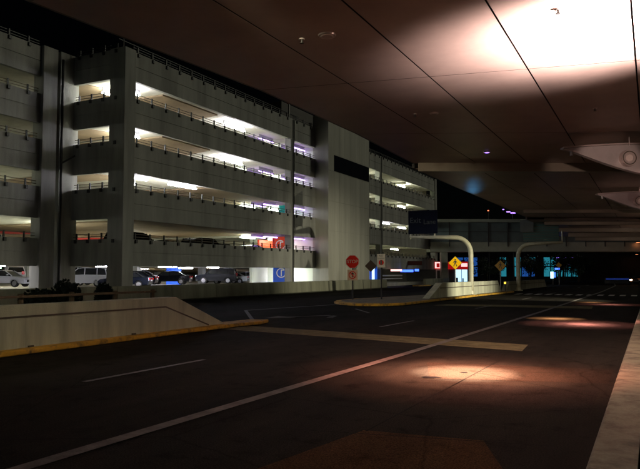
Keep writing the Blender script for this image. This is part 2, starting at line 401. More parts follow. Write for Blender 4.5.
# added flood for the traffic island, unseen, on the column past the first bracket
isl_lamp = True
# lit downlights and unlit fittings in the canopy
def downlight(x, y, z, lens, label, r=.16, grp='round downlights recessed in the canopy'):
    e = empty('downlight', (x,y,z), label=label, cat='downlight', group=grp)
    m1 = MB(); n=24; ring_o=[]; ring_i=[]
    m1.tube([(0,0,0),(0,0,-.03)], [r+.05,r+.035], n); m1.build('trim_ring', 'blade_edge', e)
    m1 = MB(); m1.tube([(0,0,-.0305),(0,0,-.045)], [r,r*.8], n); m1.build('lens', lens, e)
    return e
def cz(Y): return CZ-(0 if Y < 34.5 else .25 if Y < 60 else .45)
downlight(-6.54,13.4,CZ,'lens_off','large unlit downlight beside a sprinkler, nearest in the dark ceiling')
downlight(-6.54,21.75,CZ,'lens_off','second unlit downlight, above the garage stair tower roof',.11)
d1 = downlight(-6.57,29.98,CZ,'lamp_v','small violet lit downlight just before the pale cross beam',.11)
d2 = downlight(-6.74,70.5,CZ-.45,'lamp_v','small violet lit downlight far down the canopy above the green sign',.12)
lamp('SPOT','lamp_light', d1, (0,0,-.08), 60, (.6,.5,1), target=(0,0,-7), spot_size=R(95), spot_blend=.8, shadow_soft_size=.1)
lamp('SPOT','lamp_light', d2, (0,0,-.08), 60, (.6,.5,1), target=(0,0,-7), spot_size=R(95), spot_blend=.8, shadow_soft_size=.1)
for i,(x,y,zz) in enumerate(((-1.92,115.1,6.55),(-2.3,130,6.55),(-2.5,146,6.15),(-3.0,160,5.75))):
    downlight(x,y,zz,'lamp_o',['orange downlight, highest of the stacked dots at the far right edge','orange downlight, second of the stacked dots at the far right edge','orange downlight, third of the stacked dots at the far right edge','orange downlight, lowest of the stacked dots at the far right edge'][i],.28,'orange downlights at the far end of the canopy')
def sprinkler(x, y, label):
    e = empty('sprinkler', (x,y,CZ), label=label, cat='sprinkler', group='small sprinklers in the canopy ceiling')
    m1 = MB(); m1.tube([(0,0,0),(0,0,-.02)], .07, 16); m1.build('escutcheon', 'blade_edge', e)
    m1 = MB(); m1.tube([(0,0,-.02),(0,0,-.09),(0,0,-.095),(0,0,-.105)], [.022,.022,.05,.05], 12); m1.build('head', 'rail', e)
sprinkler(-7.18,13.37,'small sprinkler left of the large unlit downlight'); sprinkler(-1.61,14.19,'small dark sprinkler in the brightly lit ceiling patch')
sprinkler(-1.57,23.47,'small sprinkler above the nearer lamp bracket'); sprinkler(-7.17,21.59,'small sprinkler beside the second unlit downlight')

# uplight on the column beside the camera that floods the ceiling, and the two road floods
up = empty('uplight', (1.0,15.0,4.3), label='floodlight aimed up at the canopy from the pavement side, lighting the bright ceiling patch', cat='floodlight')
m1 = MB(); m1.tube([(0,0,-.2),(0,0,.08),(0,0,.1)], [.2,.26,.26], 20); m1.build('housing', 'housing', up)
m1 = MB(); m1.tube([(.1,0,-.15),(3.0,-3.0,-.3)], .05, 10); m1.build('arm', 'rail_g', up)
lamp('SPOT','lamp_light', up, (0,0,.2), 32000, (1.0,.79,.78), target=(-1.35,.75,3.0), spot_size=R(93), spot_blend=1, shadow_soft_size=.25)
lamp('SPOT','lamp_light', up, (0,0,.2), 380, (1.0,.66,.55), target=(-2.4,1.4,3.0), spot_size=R(130), spot_blend=1, shadow_soft_size=.25)
lamp('SPOT','lamp_light', up, (0,0,.2), 2300, (1.0,.72,.62), target=(-2.4,12.8,1.7), spot_size=R(13), spot_blend=.6, shadow_soft_size=.1)  # extra spot added to brighten the nearer bracket
lamp('SPOT','lamp_light', up, (0,.4,-.4), 3500, (1.0,.60,.55), target=(-2.5,29.2,1.9), spot_size=R(9), spot_blend=.6, shadow_soft_size=.1)  # extra spot added to brighten the farther bracket
f1 = downlight(-3.21,12.5,CZ,'lamp_pink','warm downlight in the canopy above the bright pool on the road',.15,'warm downlights that light the road pools')
lamp('SPOT','lamp_light', f1, (0,0,-.1), 6500, (1.0,.34,.24), target=(0,0,-7), spot_size=R(54), spot_blend=1.0, shadow_soft_size=.08)
lamp('SPOT','lamp_light', f1, (0,0,-.1), 95000, (1.0,.64,.46), target=(0,0,-7), spot_size=R(18), spot_blend=1.0, shadow_soft_size=.05)
lamp('SPOT','lamp_light', f1, (0,0,-.1), 24000, (1.0,.42,.27), target=(0,0,-7), spot_size=R(34), spot_blend=1.0, shadow_soft_size=.05)
# unseen lit fittings added to the unlit row, aimed at the left barrier
fa = downlight(-6.5,5.1,CZ,'lamp_w','added unseen downlight just above the top edge of the photo',.15)
lamp('SPOT','lamp_light', fa, (0,0,-.1), 420, (1.0,.95,.66), target=(-6.9,5,-6.6), spot_size=R(64), spot_blend=1, shadow_soft_size=.1)
lamp('SPOT','lamp_light', fa, (.3,0,-.1), 7000, (1.0,.88,.62), target=(-6.6,41,-6.3), spot_size=R(24), spot_blend=.8, shadow_soft_size=.1)  # added narrow spot that brightens the island signs
fb_ = downlight(-6.5,-3.2,CZ,'lamp_w','added unseen downlight behind the viewer',.15)
lamp('SPOT','lamp_light', fb_, (0,0,-.1), 420, (1.0,.95,.66), target=(-6.9,8,-6.6), spot_size=R(60), spot_blend=1, shadow_soft_size=.1)
for i,(yy,ee) in enumerate(((43.5,100),(62,170),(78,230),(95,230))):  # unseen floodlights added to brighten the far cross beams
    u2 = empty('uplight', (4.2,yy,3.4), label=['added floodlight on the second bracket column','added floodlight past the second bracket column','added floodlight below the far cross beams','added floodlight nearest the footbridge'][i], cat='floodlight', group='added column floodlights aimed at the canopy')
    m1 = MB(); m1.tube([(-.5,0,-.2),(-.5,0,.08)], [.16,.2], 14); m1.build('housing','housing',u2)
    if i == 0: lamp('SPOT','lamp_light', u2, (-.6,0,-.3), 17000, (1.0,.93,.72), target=(-17.2,8.5,-2.4), spot_size=R(40), spot_blend=.8, shadow_soft_size=.1)  # added spot that brightens the island barrier
    lamp('SPOT','lamp_light', u2, (-.5,0,.2), ee, (1.0,.78,.66), target=(-4.5,4,3.4), spot_size=R(140), spot_blend=.8, shadow_soft_size=.2)
for br in (b1, b2):
    m1 = MB(); m1.tube([(.35,0,-.10),(.35,0,-.26)], [.05,.06], 14); fl = m1.build('lamp_head', 'housing', br)
    e = 60000 if br is b1 else 18000
    for dy, ef, sz in ((-1.5,.9,12),(1.4,.8,11),(-1.5,.4,24),(1.4,.3,22),(-1.3,.12,42)):
        lamp('SPOT','lamp_light', br, (.35,dy*.05,-.34), e*ef, (1.0,.36,.32) if dy < 0 else (1.0,.48,.22), target=(.1,dy,-6.7), spot_size=R(sz), spot_blend=1.0, shadow_soft_size=.05)

# ------------------------------------------------------------ barriers, kerbs and rail islands
def barrier(name, pts_xy0, pts_xy1, prof, label, group):
    pass
# left barrier (ramp nose at its right end)
r = empty('barrier', (-13.5,12,0), label='long cream concrete barrier with sloping nose at the left', cat='barrier')
def L(p): return (p[0]+13.5, p[1]-12, p[2])
x_l = -13.28
prof = [(x_l,-8,.10),(x_l,19.2,.10),(x_l,18.95,.20),(x_l,16.5,1.12),(x_l,-8,1.17)]
mb = MB(); mb.prism([L(p) for p in prof], (-.38,0,0)); mb.build('wall', 'white_conc', r, bevel=.015)
mb = MB()
for (a, b) in (((x_l+.003,-8,.88),(x_l+.003,16.0,.84)),((x_l+.003,16.0,.84),(x_l+.003,18.2,.14))):
    a, b = Vector(a), Vector(b); n = Vector((0,-(b-a).z,(b-a).y)).normalized()*.022
    mb.prism([L(a-n),L(b-n),L(b+n),L(a+n)], (.006,0,0))
mb.build('groove', 'groove', r)
mb = MB()
for y in (0.6,4.1,7.6,11.1,14.6): mb.box(x_l+.003+13.5,y-12-.07,.115,x_l+.05+13.5,y-12+.07,.16)
mb.build('drain_cover', 'groove', r)
mb = MB(); mb.prism([(-13.85,-9,0),(-13.0,-9,0),(-12.97,19.6,0),(-12.75,20.7,0),(-13.0,21.6,0),(-13.7,21.2,0),(-13.85,19,0)], (0,0,.12))
tag(mb.build('kerb', 'yellow_kerb', bevel=.03), 'yellow painted kerb under the long left barrier', kind='structure')

r = empty('hand_rail', (-15.6,10,0), label='low brown two-bar rail behind the long left barrier', cat='railing')
m1 = MB()
for z in (1.22,.98): m1.box(.02,-12,z-.035,.08,8.2,z+.035)
m1.build('rail', 'rail_brown', r)
for i in range(12):
    m1 = MB(); y = 8.1-1.8*i; m1.box(-.06,y-.07,0,.017,y+.07,1.3); m1.build('post', 'rail_brown', r)
flat('left_verge', [(-17.2,-9),(-13.9,-9),(-13.9,18.9),(-17.2,18.4)], mat('verge_concrete', (.12,.11,.08), .9, noise=.4, nscale=1), .05)

# splitter island with barrier wedge and signs
mb = MB()
isl = [(-17.7,37.6),(-17.2,36.2),(-16.2,34.9),(-14.9,34.2),(-13.6,34.5),(-12.75,36.0),(-12.55,42),(-12.2,52.8),(-11.5,62.2),(-11.6,63.6),(-12.3,64),(-14.2,56),(-16.6,45.5),(-17.7,40.5)]
mb.prism([(x,y,0) for x,y in isl], (0,0,.14))
tag(mb.build('kerb', 'yellow_kerb', bevel=.03), kind='structure')
mb = MB(); cxm = sum(p[0] for p in isl)/len(isl); cym = sum(p[1] for p in isl)/len(isl)
mb.poly([(x+(cxm-x)*.09, y+(cym-y)*.025+ (0.3 if y<36 else 0), .146) for x,y in isl])
structure(mb, 'island', mat('island_concrete', (.22,.17,.10), .85, noise=.5, nscale=1.2, bump=.3))
def wedge(x0,y0,x1,y1,h,n0,n1,label,m='white_conc',zb=.147):
    d = Vector((x1-x0,y1-y0,0)); Ln = d.length; rz = math.atan2(d.y,d.x)
    r = empty('barrier', (x0,y0,zb), rz=rz, label=label, cat='barrier')
    m1 = MB(); m1.prism([(0,0,0),(Ln,0,0),(Ln-n1,0,h),(n0,0,h)], (0,.5,0)); m1.build('wall', m, r, bevel=.02)
    m1 = MB(); m1.prism([(n0*.8,-.004,h*.62),(Ln-n1*.9,-.004,h*.62),(Ln-n1*.9,-.004,h*.68),(n0*.8,-.004,h*.68)], (0,.003,0)); m1.build('groove', 'groove', r)
    return r
wedge(-13.2,42.4,-12.15,60.6,1.0,2.6,1.2,'pale concrete barrier wedge on the traffic island in front of the curved pole','white_conc')
wedge(-12.9,66.5,-12.3,90,.95,1.5,1.5,'dark far barrier wedge beyond the second curved pole','low_wall',0)

# ------------------------------------------------------------ signs
def post(r, h, m='black', rad=.045):
    m1 = MB(); m1.tube([(0,0,0),(0,0,h)], rad, 10); m1.build('post', m, r)
def textmesh(body, size, m, parent, loc, rot, name='lettering', ext=.003, sx=1):
    cu = bpy.data.curves.new(name, 'FONT'); cu.body = body; cu.size = size; cu.extrude = ext; cu.align_x = 'CENTER'; cu.align_y = 'CENTER'
    tmp = bpy.data.objects.new('tmp', cu); me = bpy.data.meshes.new_from_object(tmp); bpy.data.objects.remove(tmp)
    me.materials.clear(); me.materials.append(M[m])
    o = bpy.data.objects.new(name, me); C.objects.link(o); o.parent = parent; o.location = loc; o.rotation_euler = rot; o.scale.x = sx
    return o
FR = (R(90),0,0)
def disc(m1, n, rad, y0, y1, cz_, a0=0, cx_=0):
    m1.prism([(cx_+rad*math.cos(a0+2*math.pi*k/n), y0, cz_+rad*math.sin(a0+2*math.pi*k/n)) for k in range(n)], (0,y1-y0,0))
# stop sign, faces the camera side (-Y)
r = empty('stop_sign', (-17.3,39.2,.146), rz=R(12), label='red octagonal stop sign with small white sign below, at left end of the island', cat='road sign')
post(r, 2.85)
m1 = MB(); disc(m1,8,.46,-.065,-.05,2.42,R(22.5)); m1.build('white_border','sign_white',r)
m1 = MB(); disc(m1,8,.43,-.072,-.066,2.42,R(22.5)); m1.build('face','stop_red',r)
textmesh('STOP',.30,'sign_white',r,(0,-.076,2.42),FR,sx=1.0)
m1 = MB(); m1.box(-.33,-.06,1.22,.33,-.05,1.90); m1.build('lower_plate','sign_refl',r)
m1 = MB()
for k in range(28):
    a0,a1 = 2*math.pi*k/28, 2*math.pi*(k+1)/28
    m1.prism([(.25*math.cos(a0),-.066,1.56+.25*math.sin(a0)),(.25*math.cos(a1),-.066,1.56+.25*math.sin(a1)),(.20*math.cos(a1),-.066,1.56+.20*math.sin(a1)),(.20*math.cos(a0),-.066,1.56+.20*math.sin(a0))],(0,.005,0))
m1.prism([(-.17,-.068,1.71),(-.13,-.068,1.75),(.17,-.068,1.41),(.13,-.068,1.37)],(0,.001,0))
m1.build('prohibition_ring','stop_red',r)
m1 = MB(); m1.prism([(-.03,-.064,1.42),(.03,-.064,1.42),(.03,-.064,1.6),(.12,-.064,1.6),(0,-.064,1.74),(-.12,-.064,1.6),(-.03,-.064,1.6)],(0,.003,0)); m1.build('arrow','black',r)
# regulatory sign
r = empty('road_sign', (-15.75,40.3,.146), rz=R(12), label='tall pale rectangular road sign with dark lines on the island, right of the stop sign', cat='road sign')
post(r, 2.95)
m1 = MB(); m1.box(-.27,-.06,2.05,.27,-.05,2.93); m1.build('plate','sign_white',r,bevel=.01)
textmesh('NO',.17,'black',r,(0,-.064,2.80),FR); textmesh('STOPPING',.10,'black',r,(0,-.064,2.64),FR,sx=.95)
m1 = MB(); disc(m1,20,.17,-.065,-.061,2.37); m1.build('red_disc', 'stop_red', r)
m1 = MB(); m1.box(-.06,-.068,2.22,.06,-.066,2.52); m1.build('black_bar','black',r)
# diamond seen from behind
r = empty('road_sign', (-27.2,66.5,0), rz=R(10), label='dark diamond sign seen from behind in front of the stair tower', cat='road sign')
post(r, 2.9, 'sign_back')
m1 = MB(); disc(m1,4,.66,-.05,-.035,2.55); m1.build('plate','sign_back',r)
def ped_sign(loc, rz, label, m, hz, s=.5):
    r = empty('crossing_sign', loc, rz=rz, label=label, cat='road sign', group='yellow pedestrian crossing signs')
    post(r, hz+.3, 'rail_g')
    m1 = MB(); disc(m1,4,s+.03,-.06,-.05,hz); m1.build('black_border','black',r)
    m1 = MB(); disc(m1,4,s,-.068,-.061,hz); m1.build('plate',m,r)
    m1 = MB(); y = -.075
    disc(m1,14,.055*s/.5,y,y+.006,hz+.24*s/.5)
    k = s/.5
    def q(pts): m1.prism([(x*k,y,hz+z*k) for x,z in pts],(0,.006,0))
    q([(-.055,.17),(.06,.17),(.05,-.02),(-.05,-.02)])
    q([(-.05,-.02),(.01,-.02),(-.10,-.27),(-.15,-.25)]); q([(.0,-.02),(.05,-.02),(.15,-.26),(.10,-.28)])
    q([(-.055,.17),(-.05,.10),(-.15,.0),(-.175,.03)]); q([(.06,.17),(.055,.10),(.13,.01),(.16,.04)])
    m1.build('walking_figure','black',r)
ped_sign((-14.0,51.9,0), R(14), 'bright yellow pedestrian crossing diamond left of the curved pole', 'sign_yellow', 2.62, .52)
ped_sign((-12.9,63.9,0), R(14), 'dim yellow pedestrian crossing diamond between the two curved poles', 'sign_yellow_dim', 2.5, .52)
r = empty('road_sign', (-12.2,102,0), rz=R(14), label='tiny dull yellow diamond sign far off under the footbridge', cat='road sign'); post(r, 3.2,'rail_g')
m1 = MB(); disc(m1,4,.42,-.07,-.05,2.9); m1.build('plate','sign_yellow_dim',r)

# curved gantry poles
def gantry(loc, length, sgn, h, label, rad=.19):
    r = empty('sign_gantry', loc, label=label, cat='sign pole', group='curved cream steel poles reaching over the road')
    cr = 1.25; pts = [(0,0,0),(0,0,1),(0,0,h-cr)]
    for k in range(1,9):
        a = math.pi/2*k/8; pts.append((sgn*cr*(1-math.cos(a)),0,h-cr+cr*math.sin(a)))
    pts.append((sgn*length,0,h+.12))
    rr = [rad]*3+[rad*.96]*8+[rad*.55]
    m1 = MB(); m1.tube(pts, rr, 14); m1.build('pole','steel',r,smooth=True)
    m1 = MB(); m1.tube([(0,0,0),(0,0,.08),(0,0,.1),(0,0,.35)],[.42,.42,.24,.21],14); m1.build('base_flange','steel',r)
    return r
g1 = gantry((-12.75,51.9,.1), 5.0, -1, 4.55, 'curved cream pole whose arm reaches left under the dark blue sign')
m1 = MB(); m1.tube([(-4.95,0,4.5),(-4.95,0,5.1)],.05,8); m1.tube([(-2.9,0,4.6),(-2.9,0,5.2)],.05,8); m1.build('sign_bracket','steel',g1)
g2 = gantry((-12.25,69.6,.0), 4.35, 1, 4.75, 'curved cream pole whose arm reaches right under the green slatted sign',.21)
m1 = MB(); m1.tube([(4.3,0,4.75),(4.3,0,6.0)],.06,8); m1.build('sign_bracket','steel',g2)
lamp('SPOT','added_blue_spot', g1, (.2,0,4.85), 60, (.12,.5,1.0), target=(3.3,-12.3,7.25), spot_size=R(8), spot_blend=1, shadow_soft_size=.05)  # blue spot added for the blue smear on the soffit, no fixture
r = empty('direction_sign', (-16.5,51.9,4.75), label='dark blue overhead direction sign on the left-reaching pole arm', cat='direction sign')
m1 = MB(); m1.box(-1.35,-.12,.25,1.1,-.04,2.15); m1.build('panel','sign_blue',r,bevel=.01)
mm = mat('faint_sign_letters', (.16,.19,.22), .5); M['faint'] = mm; mm.node_tree.nodes['Principled BSDF'].inputs['Base Color'].default_value = (.010,.013,.017,1)
textmesh('Exit',.62,'faint',r,(-.75,-.125,1.35),FR); textmesh('Lane',.55,'faint',r,(.45,-.125,1.2),FR)
m1 = MB(); m1.box(-1.2,-.04,-.05,-1.1,.02,.9); m1.box(.8,-.04,-.05,.9,.02,.9); m1.build('bracket','rail_g',r)
r = empty('direction_sign', (-10.0,69.6,4.95), label='green slatted overhead sign on the right-reaching pole arm', cat='direction sign')
m1 = MB(); m1.box(-1.7,-.12,.05,1.75,-.05,2.0); m1.build('panel','sign_green',r)
m1 = MB()
for k in range(7): m1.box(-1.7,-.17,.15+.27*k,1.75,-.123,.21+.27*k)
m1.build('rib','groove',r)
m1 = MB(); m1.box(-1.9,-.5,1.0,-.6,-.42,2.2); m1.build('side_plate', mat('dim_plate',(.06,.07,.06),.5), r)

# ------------------------------------------------------------ garage
FX = -31.5; RX = -36.3; CY = 33.3
G = empty('parking_garage', (-40,60,0), label='five-storey concrete parking garage with lit open decks across the road', cat='building')
def g(x,y,z): return (x+40, y-60, z)
ox, oy = 40, -60
def gbox(m1,x0,y0,z0,x1,y1,z1): m1.box(x0+ox,y0+oy,z0,x1+ox,y1+oy,z1)
bk = [2.3,5.48,8.63,11.82,15.0]; tk = [4.12,7.58,10.75,13.80,17.02]
spans = [('f',34.35,56.55),('f',57.25,62.0),('f',76.7,80.4),('f',81.1,104.6)]
for k in range(5):
    b, t = bk[k], tk[k]; mid = b+(t-b)*.5
    for (_, ya, yb) in spans:
        m1 = MB(); gbox(m1,FX-.28,ya,b,FX,yb,mid-.03); gbox(m1,FX-.28,ya,mid-.03,FX-.04,yb,mid+.03); gbox(m1,FX-.28,ya,mid+.03,FX,yb,t)
        m1.build('spandrel','facade',G)
    m1 = MB(); gbox(m1,RX+.25,CY,b,FX-1.2,CY+.28,mid-.03); gbox(m1,RX+.25,CY+.04,mid-.03,FX-1.2,CY+.28,mid+.03); gbox(m1,RX+.25,CY,mid+.03,FX-1.2,CY+.28,t)
    m1.build('spandrel','facade',G)
    for (ya, yb) in ((8.2,30.7),(-14.6,7.3)):
        m1 = MB(); gbox(m1,RX-.28,ya,b,RX,yb,mid-.03); gbox(m1,RX-.28,ya,mid-.03,RX-.04,yb,mid+.03); gbox(m1,RX-.28,ya,mid+.03,RX,yb,t)
        m1.build('spandrel','facade',G)
# exterior columns
def column(x0,y0,x1,y1,z1=17.1,m='facade'):
    m1 = MB(); gbox(m1,x0,y0,0,x1,y1,z1); m1.build('column',m,G,bevel=.03)
column(FX-1.2,CY-.02,FX+.16,CY+1.05,17.1)
column(FX-.75,56.55,FX-.06,57.25); column(FX-.75,80.4,FX-.06,81.1); column(FX-.8,104.6,FX+.1,105.5)
column(RX-.7,30.7,RX+.22,31.9); column(RX-.55,CY-1.15,RX+.2,CY+.5)
column(RX-.7,7.3,RX+.16,8.2)
m1 = MB(); m1.tube([g(RX+.36,32.2,0),g(RX+.36,32.2,16.5)],.09,8); m1.tube([g(RX+.36,32.2,9.3),g(RX+.9,32.9,9.9)],.06,8); m1.build('drain_pipe','rail',G)
m1 = MB(); m1.tube([g(FX+.04,56.9,0.2),g(FX+.04,56.9,17)],.05,8); m1.tube([g(FX+.04,80.75,0.2),g(FX+.04,80.75,17)],.05,8); m1.build('drain_pipe','rail',G)
# decks
uk = [2.75,5.75,8.9,12.05,15.2]
for k in range(5):
    u = uk[k]
    m1 = MB()
    gbox(m1,-52,CY+.3,u,FX-.29,104.5,u+.32)
    gbox(m1,-52,-14,u,RX-.29,CY+.3,u+.32)
    m1.build('deck_slab','slab',G)
    for y in (-6,0.5,7.8,14,20,26,57,64,76,81,92.5):     # beams under the deck
        m1 = MB(); gbox(m1,-52,y,u-.33,(RX-.3 if y < 30 else FX-.8),y+.42,u-.003); m1.build('deck_beam','slab',G)
    # sloping ramp in the second bay
    m1 = MB(); s = 1 if k % 2 else -1
    z0, z1 = (u-1.5, u+1.5) if s > 0 else (u+1.5, u-1.5)
    m1.prism([g(-52.02,20,z0),g(-52.02,98,z1),g(-52.02,98,z1+.3),g(-52.02,20,z0+.3)],(-17,0,0)); m1.build('ramp','ramp',G)
    m1 = MB(); gbox(m1,-110,-14,u,-69.1,104.5,u+.32); m1.build('deck_slab','slab',G)
m1 = MB(); gbox(m1,-110,-14,.0,-31.8,104.5,.45); m1.build('ground_deck','slab',G)
m1 = MB()
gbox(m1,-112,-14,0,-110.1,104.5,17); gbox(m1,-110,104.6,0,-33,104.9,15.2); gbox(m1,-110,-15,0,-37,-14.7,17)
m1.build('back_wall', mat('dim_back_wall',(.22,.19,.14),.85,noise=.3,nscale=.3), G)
for x in (-51.5,-69,-86):
    for y in (2,13,24,34,45,57,69,81,92.5):
        m1 = MB(); gbox(m1,x-.35,y-.35,.455,x+.35,y+.35,15.1); m1.build('inner_column','col_in',G) if not (x == -51.5 and y == 45) else m1.bm.free()
# red stripe beam on first deck
m1 = MB(); gbox(m1,-52.3,-12,5.15,-52.06,54,5.55); m1.build('red_beam','red_band',G)
m1 = MB(); gbox(m1,RX-2.6,12,14.75,RX-1.6,22,15.0); m1.build('red_beam','red_band',G)

# flat brown panels under the front bay decks, in place of ramp undersides
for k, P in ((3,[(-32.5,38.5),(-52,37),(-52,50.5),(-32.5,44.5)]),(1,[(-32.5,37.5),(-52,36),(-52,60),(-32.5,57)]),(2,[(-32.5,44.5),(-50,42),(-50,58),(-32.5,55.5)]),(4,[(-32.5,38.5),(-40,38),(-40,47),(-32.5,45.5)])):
    m1 = MB(); m1.prism([g(x,y,uk[k]-.12) for x,y in P],(0,0,.117)); m1.build('brown_soffit','ramp',G)
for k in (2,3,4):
    m1 = MB(); m1.prism([g(x,y,uk[k]-.06) for x,y in ((-35.6,33.8),(-34.6,37.5),(-50,36.2),(-50,33.8))],(0,0,.055)); m1.build('brown_soffit','ramp',G)

# guard rails: posts and two bars, on the spandrels
posts = []
def guard(kind, a, b, t, k):
    m1 = MB(); n = int(abs(b-a)/1.5)
    if kind == 'y':
        x = FX if a > 33 else RX
        for dz in (.16,.34): gbox(m1,x-.16,a,t+dz,x-.12,b,t+dz+.035)
    else:
        for dz in (.16,.34): gbox(m1,a,CY+.12,t+dz,b,CY+.16,t+dz+.035)
    gr = m1.build('guard_rail','rail_brown' if k < 4 else 'rail',G)
    if kind == 'y':
        for i in range(n+1):
            y = a+.4+i*1.5
            if y < b: posts.append((math.hypot(x,y), gr, (x-.115,y-.05,t-.28 if False else t+.0,x-.04,y+.05,t+.42),(x+.002,y-.09,t-.26,x+.10,y+.09,t-.02)))
    else:
        for i in range(4):
            x = a+.4+i*1.15
            posts.append((math.hypot(x,CY), gr, (x-.05,CY+.04,t,x+.05,CY+.115,t+.42),(x-.09,CY-.10,t-.26,x+.09,CY-.002,t-.02)))
for k in range(5):
    for (_, ya, yb) in spans: guard('y', ya, yb, tk[k], k)
    guard('x', RX+.3, FX-1.3, tk[k], k); guard('y', 8.3, 30.6, tk[k], k)
posts.sort(key=lambda p: p[0])
rest = MB()
for i, (_, gr, b1_, b2_) in enumerate(posts):
    if i < 98:
        m1 = MB(); gbox(m1,*b1_); gbox(m1,*b2_); m1.build('post','rail',gr)
    else:
        gbox(rest,*b1_); gbox(rest,*b2_)
tag(rest.build('post','rail',G), kind='stuff')
# rooftop fence and masts
m1 = MB()
for y in range(36,104,4): m1.tube([g(FX-1.6,y,15.5),g(FX-1.6,y,18.3)],.03,6)
for z in (17.6,18.25): gbox(m1,FX-1.62,34.5,z,FX-1.58,61,z+.04)
gbox(m1,FX-1.62,77,18.2,FX-1.58,104,18.24)
m1.build('roof_fence','rail',G)
m1 = MB(); m1.tube([g(FX-.3,CY+.3,17.1),g(FX-.3,CY+.3,20)],.035,8); m1.tube([g(FX-.5,56.9,17),g(FX-.5,56.9,19.4)],.09,8); m1.build('roof_mast','rail_g',G)
m1 = MB(); gbox(m1,-40,57.5,15.5,-33.2,66,19.2); m1.build('roof_plant_room', mat('plant_room',(.16,.15,.13),.8,noise=.2), G)

# stair tower
TXF = -30.0; T0, T1 = 61.7, 72.9
m1 = MB(); gbox(m1,FX-8.3,62.02,0,FX-8.0,76.6,18.5); gbox(m1,FX-8,76.3,0,FX-.3,76.6,18.5)
m1.build('stair_tower_back','lobby',G)
tw = MB(); 
gbox(tw,FX-.3,T0+.02,0,TXF-.02,T1,18.4); 
tower = tw.build('stair_tower','tower',G)
m1 = MB()
zs = [0,3.0,6.2,9.35,12.55,18.4]; pw = (T1-T0)/8
for a, b in zip(zs, zs[1:]):
    for j in range(8):
        y0 = T0+pw*j+.012; y1 = T0+pw*(j+1)-.012
        if a == 12.55:
            if 1 <= j: 
                gbox(m1,TXF-.02,y0,12.565,TXF+.02,y1,12.6); gbox(m1,TXF-.02,y0,14.35,TXF+.02,y1,b-.01)
            else: gbox(m1,TXF-.02,y0,a+.012,TXF+.02,y1,b-.01)
        else: gbox(m1,TXF-.02,y0,a+.012,TXF+.02,y1,b-.012)
m1.build('cladding_panel','tower',tower)
m1 = MB(); gbox(m1,TXF-.02,T0+pw+.02,12.61,TXF+.0,T1-.02,14.34); m1.build('window_band','glass',tower)
m1 = MB(); gbox(m1,FX-.3,72.93,0,FX-.02,76.66,18.2); m1.build('stair_tower_wing','facade',G)
# lobby bits behind the narrow bay
for k in range(5):
    zf = .46 if k == 0 else uk[k-1]+.33; zt = uk[k]-.02
    m1 = MB(); (gbox(m1,-39.3,62.1,zf,-39.1,66,zt) if k else None); gbox(m1,-37.5,62.03,zf,-31.85,62.28,zt); m1.build('lobby_wall','lobby',G)
    m1 = MB(); gbox(m1,-36.2,61.96,zf,-35.1,62.02,zf+2.1); m1.build('lobby_door','lobby_door',G)

# painted wayfinding pillars just left of the lobby
def pillar(zf, zt, m, label, y=56.0, mark=True, x=-37.2, w=1.6):
    r = empty('wayfinding_pillar', (x,y,zf), rz=R(38), label=label, cat='pillar')
    m1 = MB(); m1.box(-w/2,-.3,0,w/2,.3,zt-zf-.01); m1.build('shaft', m, r)
    if mark:
        m1 = MB(); rc = .50; zc_ = (zt-zf)*.60
        for k in range(30):
            a0,a1 = R(50)+2*math.pi*k/30*.82, R(50)+2*math.pi*(k+1)/30*.82
            m1.prism([(rc*math.cos(a0),-.31,zc_+rc*math.sin(a0)),(rc*math.cos(a1),-.31,zc_+rc*math.sin(a1)),((rc-.09)*math.cos(a1),-.31,zc_+(rc-.09)*math.sin(a1)),((rc-.09)*math.cos(a0),-.31,zc_+(rc-.09)*math.sin(a0))],(0,.008,0))
        m1.box(-.05,-.315,zc_-.32,.06,-.302,zc_+.34); m1.box(.0,-.314,zc_+.24,.3,-.302,zc_+.34)
        m1.build('emblem','white_p',r)
    return r
pillar(.455,2.72,'blue_p','blue pillar with white ring emblem on the ground level beside the lobby', y=59.2, x=-34.2, w=1.55)
pillar(3.08,5.72,'red_p','red pillar with white ring emblem on the second level beside the lobby', y=59.0, x=-34.2, w=1.55)
pillar(6.08,8.87,'teal_p','teal pillar on the third level beside the lobby', y=59.7, x=-34.2, mark=False, w=.9)
pillar(.455,2.72,'blue_p','plain blue pillar between two dark cars on the ground level', y=61.6, x=-50, mark=False, w=1.7)
m1 = MB(); m1.box(-1.9,-.1,.9,1.7,.1,2.2); r = m1.build('red_screen','red_p', loc=(-37,61.2,3.08), rz=R(90)); tag(r,'long red panel wall left of the red pillar on the second level','panel')
# fluorescent fixtures
fl_tpl = {}
def tube_light(k, x, y, ln, m, label, rz=0, grp='tube lights under the garage decks'):
    z = uk[k]-.36
    e = empty('tube_light', (x,y,z), rz=rz, label=label, cat='tube light', group=grp)
    m1 = MB(); m1.box(-.03,-ln/2,-.02,.03,ln/2,.355); m1.build('housing','housing',e)
    m1 = MB(); m1.box(-.09,-ln/2+.05,-.10,.09,ln/2-.05,-.023); m1.build('tube',m,e)
lv = ['ground level','second level','third level','fourth level','top level']
for k in (4,3,2):
    tube_light(k,-33.2 if k > 2 else -32.4,36.0,1.6,'tube_p',f'violet-white tube on the {lv[k]} just right of the garage corner column')
    yy = {4:49.0,3:48.6,2:40.7}[k]
    tube_light(k,-33.15 if k > 2 else -32.3,yy,3.4,'tube_p',f'long violet-white tube in the middle of the wide bay, {lv[k]}')
    tube_light(k,-33.4,94.0,3.2,'tube_w',f'warm white tube in the far bay right of the stair tower, {lv[k]}')
    tube_light(k,-34.6,78.6,2.0,'tube_w',f'warm tube directly right of the stair tower, {lv[k]}')
tube_light(2,-32.3,84.5,2.2,'tube_p','violet-white tube at the left of the far bay, third level')
